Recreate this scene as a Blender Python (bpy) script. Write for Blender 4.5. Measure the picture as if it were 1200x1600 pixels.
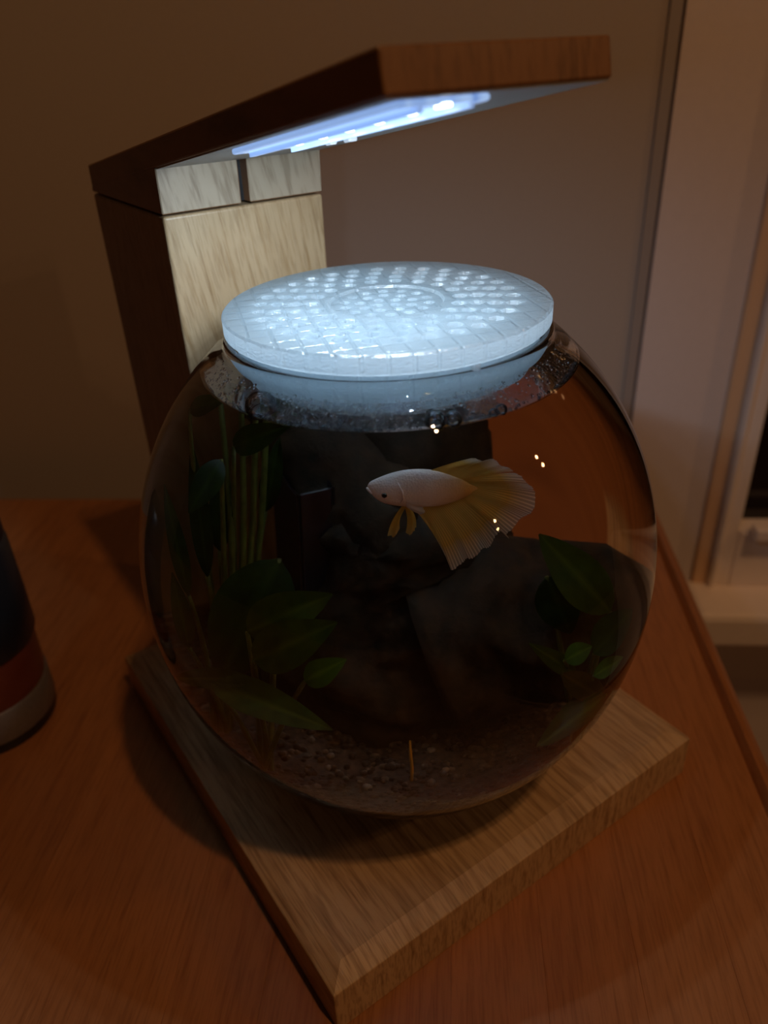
import bpy, bmesh, math, random
from mathutils import Vector, Matrix, noise

# ------------------------------------------------------------------ scene reset
for o in list(bpy.data.objects):
    bpy.data.objects.remove(o)
S = bpy.context.scene
COL = S.collection

# ------------------------------------------------------------------ camera
F_PX = 1208.3
cam_d = bpy.data.cameras.new('camera')
cam = bpy.data.objects.new('camera', cam_d)
COL.objects.link(cam)
S.camera = cam
cam_d.sensor_fit = 'VERTICAL'
cam_d.sensor_height = 36.0
cam_d.sensor_width = 36.0
cam_d.lens = F_PX / 1600 * 36.0
cam_d.clip_start = 0.01
cam_loc = Vector((-0.0590, -0.13865, 0.31138))
cr = Vector((0.82085696, -0.56945742, -0.04372754))
cu = Vector((0.32308374, 0.39985119, 0.8577505))
cf = Vector((0.47096788, 0.71821813, -0.51220306))
cam.matrix_world = Matrix(((cr.x, cu.x, -cf.x, cam_loc.x), (cr.y, cu.y, -cf.y, cam_loc.y),
                           (cr.z, cu.z, -cf.z, cam_loc.z), (0, 0, 0, 1)))
cam_d.dof.use_dof = True
cam_d.dof.focus_distance = 0.27
cam_d.dof.aperture_fstop = 8.0

# ------------------------------------------------------------------ world, lights, exposure
world = bpy.data.worlds.new('world')
S.world = world
world.use_nodes = True
world.node_tree.nodes['Background'].inputs[0].default_value = (1.0, 0.62, 0.36, 1)
world.node_tree.nodes['Background'].inputs[1].default_value = 0.006

def room_bulb(name, loc, power, size=0.022, color=(1.0, 0.50, 0.20)):
    l = bpy.data.lights.new(name, 'POINT')
    l.energy = power
    l.color = color
    l.shadow_soft_size = size
    o = bpy.data.objects.new(name, l)
    o.location = loc
    COL.objects.link(o)
    return o

# double-bulb lamps of the room: two wall lamps behind and to the right of the camera, one hanging overhead
bowl_spot = Vector((0.09, 0.0, 0.2))
for d, dist, pw in ((Vector((0.614, -0.608, 0.504)), 1.9, 4.5), (Vector((0.162, -0.903, 0.398)), 2.3, 3.5), (Vector((0.02, -0.42, 0.90)), 1.6, 10.5)):
    p = bowl_spot + d.normalized() * dist
    room_bulb('room_lamp_bulb', p, pw)
    room_bulb('room_lamp_bulb', p + Vector((0, 0, -0.13)), pw * 0.6)

S.view_settings.view_transform = 'Standard'
S.view_settings.look = 'None'
S.view_settings.exposure = 0.0
S.view_settings.gamma = 1.0
S.view_settings.use_curve_mapping = False
cy = S.cycles
cy.max_bounces = 20
cy.transmission_bounces = 18
cy.transparent_max_bounces = 24
cy.glossy_bounces = 8
cy.diffuse_bounces = 4
cy.caustics_refractive = True
cy.caustics_reflective = False
cy.blur_glossy = 0.3
cy.sample_clamp_indirect = 2.5
cy.sample_clamp_direct = 0.0
cy.use_denoising = True

# ------------------------------------------------------------------ helpers
def link(o, parent=None):
    COL.objects.link(o)
    if parent is not None:
        o.parent = parent
    return o

def mesh_obj(name, verts, faces, mat, parent=None, smooth=False, loc=None):
    """verts in world space for parents without rotation; local when loc is given"""
    off = Vector((0, 0, 0))
    if parent is not None and loc is None:
        off = Vector(parent.get('_base', (0, 0, 0)))
    me = bpy.data.meshes.new(name)
    me.from_pydata([tuple(Vector(v) - off) for v in verts], [], faces)
    me.validate()
    me.update()
    if mat is not None:
        me.materials.append(mat)
    if smooth:
        for p in me.polygons:
            p.use_smooth = True
    o = bpy.data.objects.new(name, me)
    return link(o, parent)

def thing(name, label, cat, loc=(0, 0, 0), rotz=0.0, group=None):
    o = bpy.data.objects.new(name, None)
    o.empty_display_size = 0.02
    o.location = loc
    o.rotation_euler = (0, 0, rotz)
    o['_base'] = tuple(loc)
    tag(o, label, cat, group)
    return link(o)

def tag(o, label=None, cat=None, group=None, kind=None):
    if label: o['label'] = label
    if cat: o['category'] = cat
    if group: o['group'] = group
    if kind: o['kind'] = kind
    return o

def box(x0, x1, y0, y1, z0, z1):
    v = [(x0, y0, z0), (x1, y0, z0), (x1, y1, z0), (x0, y1, z0), (x0, y0, z1), (x1, y0, z1), (x1, y1, z1), (x0, y1, z1)]
    f = [(0, 3, 2, 1), (4, 5, 6, 7), (0, 1, 5, 4), (1, 2, 6, 5), (2, 3, 7, 6), (3, 0, 4, 7)]
    return v, f

def prism_x(prof, x0, x1):
    """prof: list of (y,z), extruded along x"""
    n = len(prof)
    v = [(x0, y, z) for y, z in prof] + [(x1, y, z) for y, z in prof]
    f = [tuple(range(n))[::-1], tuple(range(n, 2 * n))]
    f += [(i, (i + 1) % n, n + (i + 1) % n, n + i) for i in range(n)]
    return v, f

def fix_normals(o):
    bm = bmesh.new(); bm.from_mesh(o.data)
    bmesh.ops.recalc_face_normals(bm, faces=bm.faces)
    bm.to_mesh(o.data); bm.free()
    return o

def bevel(o, w, seg=2):
    fix_normals(o)
    m = o.modifiers.new('bevel', 'BEVEL')
    m.width = w; m.segments = seg; m.limit_method = 'ANGLE'; m.angle_limit = math.radians(30)
    return o

def lathe(prof, seg, cx, cy_, closed=False):
    """prof: list of (r,z); r==0 ends become poles"""
    v, f, rings = [], [], []
    for r, z in prof:
        if r < 1e-7:
            rings.append([len(v)]); v.append((cx, cy_, z))
        else:
            s = len(v)
            for k in range(seg):
                a = 2 * math.pi * k / seg
                v.append((cx + r * math.cos(a), cy_ + r * math.sin(a), z))
            rings.append(list(range(s, s + seg)))
    pairs = list(zip(rings[:-1], rings[1:]))
    if closed:
        pairs.append((rings[-1], rings[0]))
    for a, b in pairs:
        for k in range(seg):
            k2 = (k + 1) % seg
            if len(a) == 1 and len(b) == 1: continue
            if len(a) == 1: f.append((a[0], b[k2], b[k]))
            elif len(b) == 1: f.append((a[k], a[k2], b[0]))
            else: f.append((a[k], a[k2], b[k2], b[k]))
    return v, f

def tube(path, radii, seg=10, caps=True):
    v, f = [], []
    n = len(path)
    P = [Vector(p) for p in path]
    up = Vector((0.13, 0.31, 1)).normalized()
    for i in range(n):
        t = (P[min(i + 1, n - 1)] - P[max(i - 1, 0)]).normalized()
        a = t.cross(up)
        if a.length < 1e-3: a = t.cross(Vector((1, 0, 0)))
        a.normalize(); b = t.cross(a)
        for k in range(seg):
            an = 2 * math.pi * k / seg
            v.append(P[i] + (a * math.cos(an) + b * math.sin(an)) * radii[i])
    for i in range(n - 1):
        for k in range(seg):
            k2 = (k + 1) % seg
            f.append((i * seg + k, i * seg + k2, (i + 1) * seg + k2, (i + 1) * seg + k))
    if caps:
        f.append(tuple(range(seg))[::-1]); f.append(tuple(range((n - 1) * seg, n * seg)))
    return v, f

def ico(sub=1):
    bm = bmesh.new(); bmesh.ops.create_icosphere(bm, subdivisions=sub, radius=1.0)
    v = [x.co.copy() for x in bm.verts]; f = [tuple(q.index for q in x.verts) for x in bm.faces]
    bm.free(); return v, f

def sphere_uv(seg=24, rings=14):
    v, f = lathe([(0, -1)] + [(math.sin(math.pi * i / rings), -math.cos(math.pi * i / rings)) for i in range(1, rings)] + [(0, 1)], seg, 0, 0)
    return [Vector(x) for x in v], f

# ------------------------------------------------------------------ materials
def new_mat(name):
    m = bpy.data.materials.new(name); m.use_nodes = True
    nt = m.node_tree
    for n in list(nt.nodes): nt.nodes.remove(n)
    out = nt.nodes.new('ShaderNodeOutputMaterial')
    return m, nt, out

def N(nt, kind, **kw):
    n = nt.nodes.new(kind)
    for k, v in kw.items(): setattr(n, k, v)
    return n

def ramp(nt, src, stops):
    r = N(nt, 'ShaderNodeValToRGB')
    els = r.color_ramp.elements
    while len(els) < len(stops): els.new(0.5)
    for e, (p, c) in zip(els, stops):
        e.position = p; e.color = (*c, 1)
    nt.links.new(src, r.inputs[0])
    return r.outputs[0]

def plain(name, color, rough=0.5, metallic=0.0, spec=0.5, noise_amt=0.0, nscale=60, bump=0.0):
    m, nt, out = new_mat(name)
    p = N(nt, 'ShaderNodeBsdfPrincipled')
    p.inputs['Roughness'].default_value = rough
    p.inputs['Metallic'].default_value = metallic
    p.inputs['Specular IOR Level'].default_value = spec
    tc = N(nt, 'ShaderNodeTexCoord')
    nz = N(nt, 'ShaderNodeTexNoise'); nz.inputs['Scale'].default_value = nscale; nz.inputs['Detail'].default_value = 5
    nt.links.new(tc.outputs['Object'], nz.inputs['Vector'])
    lo = tuple(max(0, c * (1 - noise_amt)) for c in color); hi = tuple(min(1, c * (1 + noise_amt)) for c in color)
    nt.links.new(ramp(nt, nz.outputs['Fac'], [(0.3, lo), (0.7, hi)]), p.inputs['Base Color'])
    if bump > 0:
        b = N(nt, 'ShaderNodeBump'); b.inputs['Strength'].default_value = bump; b.inputs['Distance'].default_value = 0.001
        nt.links.new(nz.outputs['Fac'], b.inputs['Height']); nt.links.new(b.outputs[0], p.inputs['Normal'])
    nt.links.new(p.outputs[0], out.inputs[0])
    return m

def wood(name, dark, mid, light, axis, rough=0.45, fine=260.0, coarse=30.0, stretch=0.045, rnd=0.0, bump=0.25, coat=0.0, tilt=0.0, pore=0.5, axis2=None):
    """grain running along axis (0,1,2) of the object's own coordinates"""
    m, nt, out = new_mat(name)
    p = N(nt, 'ShaderNodeBsdfPrincipled')
    tc = N(nt, 'ShaderNodeTexCoord')
    rot = N(nt, 'ShaderNodeMapping')
    if axis == 2: rot.inputs['Rotation'].default_value = (0, tilt, 0)
    else: rot.inputs['Rotation'].default_value = (0, 0, tilt)
    info = N(nt, 'ShaderNodeObjectInfo')
    mul = N(nt, 'ShaderNodeMath', operation='MULTIPLY'); mul.inputs[1].default_value = 37.0 if rnd > 0 else 0.0
    nt.links.new(info.outputs['Random'], mul.inputs[0])
    comb = N(nt, 'ShaderNodeCombineXYZ')
    for k in range(3): nt.links.new(mul.outputs[0], comb.inputs[k])
    nt.links.new(comb.outputs[0], rot.inputs['Location'])
    nt.links.new(tc.outputs['Object'], rot.inputs['Vector'])
    def stretched(scale, st):
        mp = N(nt, 'ShaderNodeMapping')
        sc = [scale] * 3; sc[axis] = scale * st
        if axis2 is not None: sc[axis2] = scale * min(0.25, st * 3)
        mp.inputs['Scale'].default_value = sc
        nt.links.new(rot.outputs[0], mp.inputs['Vector'])
        return mp.outputs[0]
    n1 = N(nt, 'ShaderNodeTexNoise'); n1.inputs['Scale'].default_value = 1.0; n1.inputs['Detail'].default_value = 4; n1.inputs['Distortion'].default_value = 0.6
    nt.links.new(stretched(coarse, stretch * 2), n1.inputs['Vector'])
    n2 = N(nt, 'ShaderNodeTexNoise'); n2.inputs['Scale'].default_value = 1.0; n2.inputs['Detail'].default_value = 6; n2.inputs['Roughness'].default_value = 0.65
    nt.links.new(stretched(fine, stretch), n2.inputs['Vector'])
    n3 = N(nt, 'ShaderNodeTexNoise'); n3.inputs['Scale'].default_value = 1.0; n3.inputs['Detail'].default_value = 2
    nt.links.new(stretched(fine * 2.6, stretch * 1.2), n3.inputs['Vector'])
    c1 = ramp(nt, n1.outputs['Fac'], [(0.25, mid), (0.75, light)])
    pores = ramp(nt, n2.outputs['Fac'], [(0.30, (0, 0, 0)), (0.52, (1, 1, 1))])
    mixp = N(nt, 'ShaderNodeMix', data_type='RGBA')
    mixp.inputs['A'].default_value = (*dark, 1)
    nt.links.new(pores, mixp.inputs['Factor']); nt.links.new(c1, mixp.inputs['B'])
    mx2 = N(nt, 'ShaderNodeMix', data_type='RGBA', blend_type='MULTIPLY')
    mx2.inputs['Factor'].default_value = pore
    nt.links.new(mixp.outputs['Result'], mx2.inputs['A'])
    nt.links.new(ramp(nt, n3.outputs['Fac'], [(0.36, (0.55, 0.5, 0.45)), (0.5, (1, 1, 1))]), mx2.inputs['B'])
    col = mx2.outputs['Result']
    if rnd > 0:
        hs = N(nt, 'ShaderNodeHueSaturation')
        mr = N(nt, 'ShaderNodeMapRange'); mr.inputs['To Min'].default_value = 1 - rnd; mr.inputs['To Max'].default_value = 1 + rnd
        nt.links.new(info.outputs['Random'], mr.inputs['Value']); nt.links.new(mr.outputs[0], hs.inputs['Value'])
        nt.links.new(col, hs.inputs['Color']); col = hs.outputs[0]
    nt.links.new(col, p.inputs['Base Color'])
    p.inputs['Roughness'].default_value = rough
    p.inputs['Coat Weight'].default_value = coat
    p.inputs['Coat Roughness'].default_value = 0.25
    b = N(nt, 'ShaderNodeBump'); b.inputs['Strength'].default_value = bump; b.inputs['Distance'].default_value = 0.0004
    nt.links.new(n3.outputs['Fac'], b.inputs['Height']); nt.links.new(b.outputs[0], p.inputs['Normal'])
    nt.links.new(p.outputs[0], out.inputs[0])
    return m

def glass(name, ior, color=(1, 1, 1), rough=0.0):
    m, nt, out = new_mat(name)
    g = N(nt, 'ShaderNodeBsdfGlass'); g.inputs['IOR'].default_value = ior; g.inputs['Roughness'].default_value = rough
    g.inputs['Color'].default_value = (*color, 1)
    nt.links.new(g.outputs[0], out.inputs[0])
    return m, nt, out

def film(name, rim=(1, 1, 1), blend=0.35):
    m, nt, out = new_mat(name)
    t = N(nt, 'ShaderNodeBsdfTransparent'); g = N(nt, 'ShaderNodeBsdfGlossy'); g.inputs['Roughness'].default_value = 0.02
    g.inputs['Color'].default_value = (*rim, 1)
    lw = N(nt, 'ShaderNodeLayerWeight'); lw.inputs['Blend'].default_value = blend
    mx = N(nt, 'ShaderNodeMixShader')
    nt.links.new(lw.outputs['Fresnel'], mx.inputs[0]); nt.links.new(t.outputs[0], mx.inputs[1]); nt.links.new(g.outputs[0], mx.inputs[2])
    nt.links.new(mx.outputs[0], out.inputs[0])
    return m

def emit(name, color, strength):
    m, nt, out = new_mat(name)
    e = N(nt, 'ShaderNodeEmission'); e.inputs[0].default_value = (*color, 1); e.inputs[1].default_value = strength
    nt.links.new(e.outputs[0], out.inputs[0])
    return m

OAK_D, OAK_M, OAK_L = (0.27, 0.155, 0.07), (0.47, 0.31, 0.17), (0.57, 0.40, 0.235)
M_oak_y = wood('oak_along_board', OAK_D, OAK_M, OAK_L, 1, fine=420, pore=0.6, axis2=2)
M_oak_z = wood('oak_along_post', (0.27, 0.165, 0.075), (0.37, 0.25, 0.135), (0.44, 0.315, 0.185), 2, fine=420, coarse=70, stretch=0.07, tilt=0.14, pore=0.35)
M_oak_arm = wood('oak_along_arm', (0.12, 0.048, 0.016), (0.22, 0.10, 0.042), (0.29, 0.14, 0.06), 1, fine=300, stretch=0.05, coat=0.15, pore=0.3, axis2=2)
M_oak_end = wood('oak_block', (0.23, 0.165, 0.105), (0.33, 0.255, 0.175), (0.40, 0.32, 0.23), 2, fine=150, coarse=60, stretch=0.10, tilt=0.2, pore=0.6)
M_table = wood('table_cherry', (0.27, 0.105, 0.034), (0.34, 0.135, 0.046), (0.41, 0.175, 0.062), 1, rough=0.45, fine=420, coarse=14, stretch=0.05, rnd=0.07, coat=0.08, pore=0.35, axis2=2)
M_black = plain('black_plastic', (0.008, 0.008, 0.009), 0.35)
M_white = plain('white_panel', (0.42, 0.40, 0.37), 0.5, noise_amt=0.03, nscale=300)
M_clip = plain('clear_clip', (0.7, 0.7, 0.72), 0.25)
M_wall = plain('wall_paint', (0.50, 0.445, 0.41), 0.75, noise_amt=0.02, nscale=400, bump=0.08)
M_surround = plain('surround_paint', (0.80, 0.73, 0.75), 0.6, noise_amt=0.015, nscale=200)
M_trimdark = plain('grey_trim', (0.40, 0.365, 0.36), 0.5)
M_casing = plain('casing_paint', (0.88, 0.80, 0.77), 0.5, noise_amt=0.015, nscale=100)
M_mould = plain('moulding_paint', (0.84, 0.58, 0.38), 0.5)
M_floor = plain('floor_boards', (0.22, 0.12, 0.07), 0.5, noise_amt=0.2, nscale=6)
M_night = plain('night_glass', (0.012, 0.008, 0.008), 0.06)

# clear glass of the bowl and the water: where both meet, light passes from one to the other
# without a visible break, so that face is marked "joined" and only transmits
def joined_glass(name, ior, color, volume=None):
    m, nt, out = glass(name, ior, color)
    g = [n for n in nt.nodes if n.type == 'BSDF_GLASS'][0]
    t = N(nt, 'ShaderNodeBsdfTransparent')
    at = N(nt, 'ShaderNodeAttribute'); at.attribute_name = 'joined'
    mx = N(nt, 'ShaderNodeMixShader')
    nt.links.new(at.outputs['Fac'], mx.inputs[0]); nt.links.new(g.outputs[0], mx.inputs[1]); nt.links.new(t.outputs[0], mx.inputs[2])
    nt.links.new(mx.outputs[0], out.inputs['Surface'])
    if volume:
        va = N(nt, 'ShaderNodeVolumeAbsorption'); va.inputs['Color'].default_value = (*volume[0], 1); va.inputs['Density'].default_value = volume[1]
        nt.links.new(va.outputs[0], out.inputs['Volume'])
    return m
def mark_joined(o, test):
    vals = [1.0 if test(p.center, p.normal) else 0.0 for p in o.data.polygons]
    o.data.attributes.new('joined', 'FLOAT', 'FACE').data.foreach_set('value', vals)
M_glass = joined_glass('bowl_glass', 1.36, (0.985, 0.992, 0.99))
M_water = joined_glass('tank_water', 1.34, (1, 1, 1), ((0.90, 0.64, 0.34), 2.6))
M_drop, _nt, _o = glass('condensation', 1.33)
M_bubble = film('bubble_film', blend=0.45)

# frosted printed plastic of the lid
def lid_material():
    m, nt, out = new_mat('frosted_print')
    tc = N(nt, 'ShaderNodeTexCoord')
    def lines(ang, scale):
        mp = N(nt, 'ShaderNodeMapping'); mp.inputs['Rotation'].default_value = (0, 0, ang)
        nt.links.new(tc.outputs['Object'], mp.inputs['Vector'])
        w = N(nt, 'ShaderNodeTexWave'); w.inputs['Scale'].default_value = scale; w.inputs['Distortion'].default_value = 0.4; w.inputs['Detail'].default_value = 1
        nt.links.new(mp.outputs[0], w.inputs['Vector'])
        return w.outputs['Fac']
    thin1 = ramp(nt, lines(0.35, 42), [(0.0, (0, 0, 0)), (0.10, (1, 1, 1))])
    thin2 = ramp(nt, lines(1.92, 42), [(0.0, (0, 0, 0)), (0.10, (1, 1, 1))])
    mulc = N(nt, 'ShaderNodeMix', data_type='RGBA', blend_type='MULTIPLY'); mulc.inputs['Factor'].default_value = 1
    nt.links.new(thin1, mulc.inputs['A']); nt.links.new(thin2, mulc.inputs['B'])
    nz = N(nt, 'ShaderNodeTexNoise'); nz.inputs['Scale'].default_value = 500; nz.inputs['Detail'].default_value = 4
    mpz = N(nt, 'ShaderNodeMapping'); mpz.inputs['Scale'].default_value = (1, 1, 3.0)
    nt.links.new(tc.outputs['Object'], mpz.inputs['Vector']); nt.links.new(mpz.outputs[0], nz.inputs['Vector'])
    addh = N(nt, 'ShaderNodeMath', operation='ADD')
    hv = N(nt, 'ShaderNodeMath', operation='MULTIPLY'); hv.inputs[1].default_value = 0.55
    nt.links.new(mulc.outputs['Result'], hv.inputs[0])
    nt.links.new(hv.outputs[0], addh.inputs[0]); nt.links.new(nz.outputs['Fac'], addh.inputs[1])
    b = N(nt, 'ShaderNodeBump'); b.inputs['Strength'].default_value = 0.9; b.inputs['Distance'].default_value = 0.0007
    nt.links.new(addh.outputs[0], b.inputs['Height'])
    col = ramp(nt, mulc.outputs['Result'], [(0.0, (0.42, 0.52, 0.58)), (1.0, (0.50, 0.60, 0.66))])
    df = N(nt, 'ShaderNodeBsdfDiffuse'); tr = N(nt, 'ShaderNodeBsdfTranslucent')
    nt.links.new(col, df.inputs[0]); tr.inputs[0].default_value = (0.87, 0.95, 1.0, 1)
    gl = N(nt, 'ShaderNodeBsdfGlossy'); gl.inputs['Roughness'].default_value = 0.16
    for s in (df, tr, gl): nt.links.new(b.outputs[0], s.inputs['Normal'])
    m1 = N(nt, 'ShaderNodeMixShader'); m1.inputs[0].default_value = 0.80
    nt.links.new(df.outputs[0], m1.inputs[1]); nt.links.new(tr.outputs[0], m1.inputs[2])
    m2 = N(nt, 'ShaderNodeMixShader'); m2.inputs[0].default_value = 0.12
    nt.links.new(m1.outputs[0], m2.inputs[1]); nt.links.new(gl.outputs[0], m2.inputs[2])
    nt.links.new(m2.outputs[0], out.inputs[0])
    return m
M_lid = lid_material()

# ------------------------------------------------------------------ room (its axes are turned against the lamp's)
TH = math.atan2(-0.62980196, 0.77675575)
def room(name, v, f, mat, kind='structure', parent=None, smooth=False):
    o = mesh_obj(name, v, f, mat, parent, smooth, loc=(0, 0, 0))
    if parent is None:
        o.rotation_euler = (0, 0, TH)
        if kind: o['kind'] = kind
    return fix_normals(o)

WT = 0.455          # wall plane, distance along the room's depth axis
FLOOR_Z = -0.74
room('floor', *box(-2.6, 2.4, -2.6, WT + 0.2, FLOOR_Z - 0.05, FLOOR_Z), M_floor)
room('wall_back', *box(-2.6, 0.188, WT, WT + 0.15, FLOOR_Z, 1.7), M_wall)
# painted surround of the window bay, standing a little proud of the wall
sur = room('wall_window', *box(0.190, 0.262, WT - 0.002, WT + 0.15, FLOOR_Z, 1.7), M_surround)
low = room('wall_under_window', *box(0.262, 2.4, WT + 0.0, WT + 0.15, FLOOR_Z, -0.15), M_surround)
room('trim_1', *box(0.1800, 0.1878, WT - 0.002, WT + 0.02, FLOOR_Z, 1.7), M_trimdark)
# window: casing, sill, apron, sash, dark pane
win = room('window_1', *box(0.2735, 0.2800, WT - 0.014, WT + 0.12, -0.13, 1.7), M_casing)
bevel(win, 0.003)
def win_part(name, b, mat, bev=0.002):
    o = mesh_obj(name, *box(*b), mat, win, loc=(0, 0, 0)); fix_normals(o)
    if bev: bevel(o, bev)
    return o
win_part('window_moulding', (0.2610, 0.2740, WT - 0.006, WT + 0.02, -0.14, 1.7), M_mould, 0.002)
win_part('window_sill', (0.255, 1.3, WT - 0.055, WT + 0.12, -0.157, -0.120), M_casing, 0.006)
win_part('window_apron', (0.262, 1.3, WT - 0.018, WT + 0.02, -0.226, -0.157), M_casing, 0.003)
win_part('window_sash', (0.279, 0.292, WT - 0.010, WT + 0.03, -0.12, 1.7), M_casing)
win_part('window_sash', (0.292, 1.3, WT - 0.010, WT + 0.03, -0.12, -0.062), M_casing)
win_part('window_sash', (0.300, 1.3, WT - 0.024, WT - 0.010, -0.064, -0.052), M_casing)
win_part('window_pane', (0.292, 1.3, WT + 0.012, WT + 0.016, -0.062, 1.7), M_night, 0)

# ------------------------------------------------------------------ table of glued staves
tbl = thing('table', 'reddish brown wooden table of glued staves with a grooved edge strip', 'table', (0, 0, FLOOR_Z), TH)
def tpart(name, v, f, mat, bev=0.0004):
    o = mesh_obj(name, [(x, y, z - FLOOR_Z) for x, y, z in v], f, mat, tbl, loc=(0, 0, 0))
    fix_normals(o)
    if bev: bevel(o, bev, 1)
    return o
T0, T1 = -0.62, 0.395
tpart('edge_strip', *box(0.1885, 0.1993, T0, T1, -0.032, -0.0002), M_table, 0.004)
s_hi = 0.1872
k = 0
first_plank = None
while s_hi > -0.95:
    s_lo = s_hi - 0.0364
    if first_plank is None:
        v, f = box(-0.0182, 0.0182, T0, T1, -0.030, 0.0)
        first_plank = tpart('plank', v, f, M_table, 0.00018)
        first_plank.location = ((s_lo + s_hi) / 2, 0, 0)
    else:
        c = first_plank.copy(); COL.objects.link(c); c.parent = tbl
        c.location = ((s_lo + s_hi) / 2, 0, 0)
    s_hi = s_lo
    k += 1
S_LEFT = s_hi
tpart('underframe', *box(S_LEFT + 0.05, 0.15, T0 + 0.05, T1 - 0.04, -0.09, -0.029), M_table, 0.002)
for lx in (S_LEFT + 0.06, 0.10):
    for ly in (T0 + 0.06, T1 - 0.09):
        tpart('leg', *box(lx, lx + 0.045, ly, ly + 0.045, FLOOR_Z, -0.085), M_table, 0.003)

# ------------------------------------------------------------------ aquarium lamp: board, post, tilted arm, light strip
lamp = thing('aquarium_lamp', 'wooden aquarium lamp with square board, upright post and tilted light arm', 'lamp', (0.10, 0.114, 0.0))
BW, BD, BT, CI, CH = 0.2, 0.2265, 0.0233, 0.0084, 0.0028
def ringz(i, z): return [(i, i, z), (BW - i, i, z), (BW - i, BD - i, z), (i, BD - i, z)]
v = ringz(0, 0) + ringz(0, BT) + ringz(CI, BT + CH)
f = [(3, 2, 1, 0), (8, 9, 10, 11)]
for a, b in ((0, 4), (4, 8)):
    for k in range(4): f.append((a + k, a + (k + 1) % 4, b + (k + 1) % 4, b + k))
bevel(mesh_obj('board', v, f, M_oak_y, lamp), 0.0006, 2)
BOARD_TOP = BT + CH
XL, XR = 0.0470, 0.1180
JZ = 0.2607
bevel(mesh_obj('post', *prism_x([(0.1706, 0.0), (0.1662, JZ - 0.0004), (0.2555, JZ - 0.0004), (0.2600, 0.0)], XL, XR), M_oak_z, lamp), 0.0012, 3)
SL = 0.1658                                        # rise of the arm per unit towards its free end
def under(y): return 0.2778 + (0.1653 - y) * SL
def shell(prof, x0, x1, v, f, sides):
    """walls of a profile between x0 and x1; sides = which of the two caps to close"""
    n = len(prof); b = len(v)
    v += [(x0, y, z) for y, z in prof] + [(x1, y, z) for y, z in prof]
    f += [(b + k, b + (k + 1) % n, b + n + (k + 1) % n, b + n + k) for k in range(n)]
    if 0 in sides: f.append(tuple(range(b, b + n))[::-1])
    if 1 in sides: f.append(tuple(range(b + n, b + 2 * n)))
slab = [(0.0145, 0.3028), (0.0164, 0.3124), (0.2539, 0.2725), (0.2547, under(0.2547))]
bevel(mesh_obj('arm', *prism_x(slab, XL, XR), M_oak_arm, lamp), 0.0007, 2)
blk = [(0.1662, JZ + 0.0004), (0.1653, under(0.1653) + 0.0004), (0.2547, under(0.2547) + 0.0008), (0.2556, JZ + 0.0004)]
for x0, x1 in ((XL + 0.00003, 0.0803), (0.0843, XR - 0.00003)):
    hb = mesh_obj('hinge_block', *prism_x(blk, x0, x1), M_oak_arm, lamp)
    fix_normals(hb)
    hb.data.materials.append(M_oak_end)
    for p in hb.data.polygons:
        if p.normal.y < -0.8: p.material_index = 1
    bevel(hb, 0.0004, 1)
mesh_obj('cable_channel', *prism_x([(0.1720, JZ + 0.0006), (0.1720, under(0.1720)), (0.2540, under(0.2540)), (0.2540, JZ + 0.0006)], 0.0800, 0.0846), M_black, lamp)
# pale panel let into the underside of the arm
def on_under(x, y, dn): return (x, y - dn * 0.1636, under(y) - dn * 0.9865)
def under_box(x0, x1, y0, y1, d0, d1):
    v = [on_under(x, y, d) for d in (d1, d0) for x, y in ((x0, y0), (x1, y0), (x1, y1), (x0, y1))]
    return v, [(0, 3, 2, 1), (4, 5, 6, 7), (0, 1, 5, 4), (1, 2, 6, 5), (2, 3, 7, 6), (3, 0, 4, 7)]
mesh_obj('underside_panel', *under_box(XL + 0.0006, XR - 0.0006, 0.0152, 0.1650, -0.0004, 0.0005), M_white, lamp)
def strip_mat():
    m, nt, out = new_mat('lit_strip')
    p = N(nt, 'ShaderNodeBsdfPrincipled'); p.inputs['Base Color'].default_value = (0.35, 0.5, 0.75, 1); p.inputs['Roughness'].default_value = 0.12
    tc = N(nt, 'ShaderNodeTexCoord')
    mp = N(nt, 'ShaderNodeMapping'); mp.inputs['Scale'].default_value = (260, 3, 3)
    nt.links.new(tc.outputs['Object'], mp.inputs['Vector'])
    nz = N(nt, 'ShaderNodeTexNoise'); nz.inputs['Scale'].default_value = 1.0; nz.inputs['Detail'].default_value = 1
    nt.links.new(mp.outputs[0], nz.inputs['Vector'])
    nt.links.new(ramp(nt, nz.outputs['Fac'], [(0.3, (0.16, 0.32, 0.75)), (0.62, (0.42, 0.62, 1.0))]), p.inputs['Emission Color'])
    p.inputs['Emission Strength'].default_value = 0.75
    nt.links.new(p.outputs[0], out.inputs[0])
    return m
M_strip = strip_mat()
M_led = emit('led_chip', (0.86, 0.94, 1.0), 9.0)
strip = mesh_obj('light_strip', *under_box(0.0520, 0.0795, 0.0175, 0.1075, 0.0004, 0.0022), M_strip, lamp)
bevel(strip, 0.0008, 2)
for xx in (0.0585, 0.0735):
    r = mesh_obj('strip_ridge', *under_box(xx - 0.0007, xx + 0.0007, 0.0178, 0.1070, 0.0020, 0.0034), M_strip, strip, loc=(0, 0, 0))
    r.data.transform(Matrix.Translation(-Vector(lamp['_base'])))
LED_Y = (0.0900, 0.0755, 0.0610, 0.0465, 0.0320, 0.0190)
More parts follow.
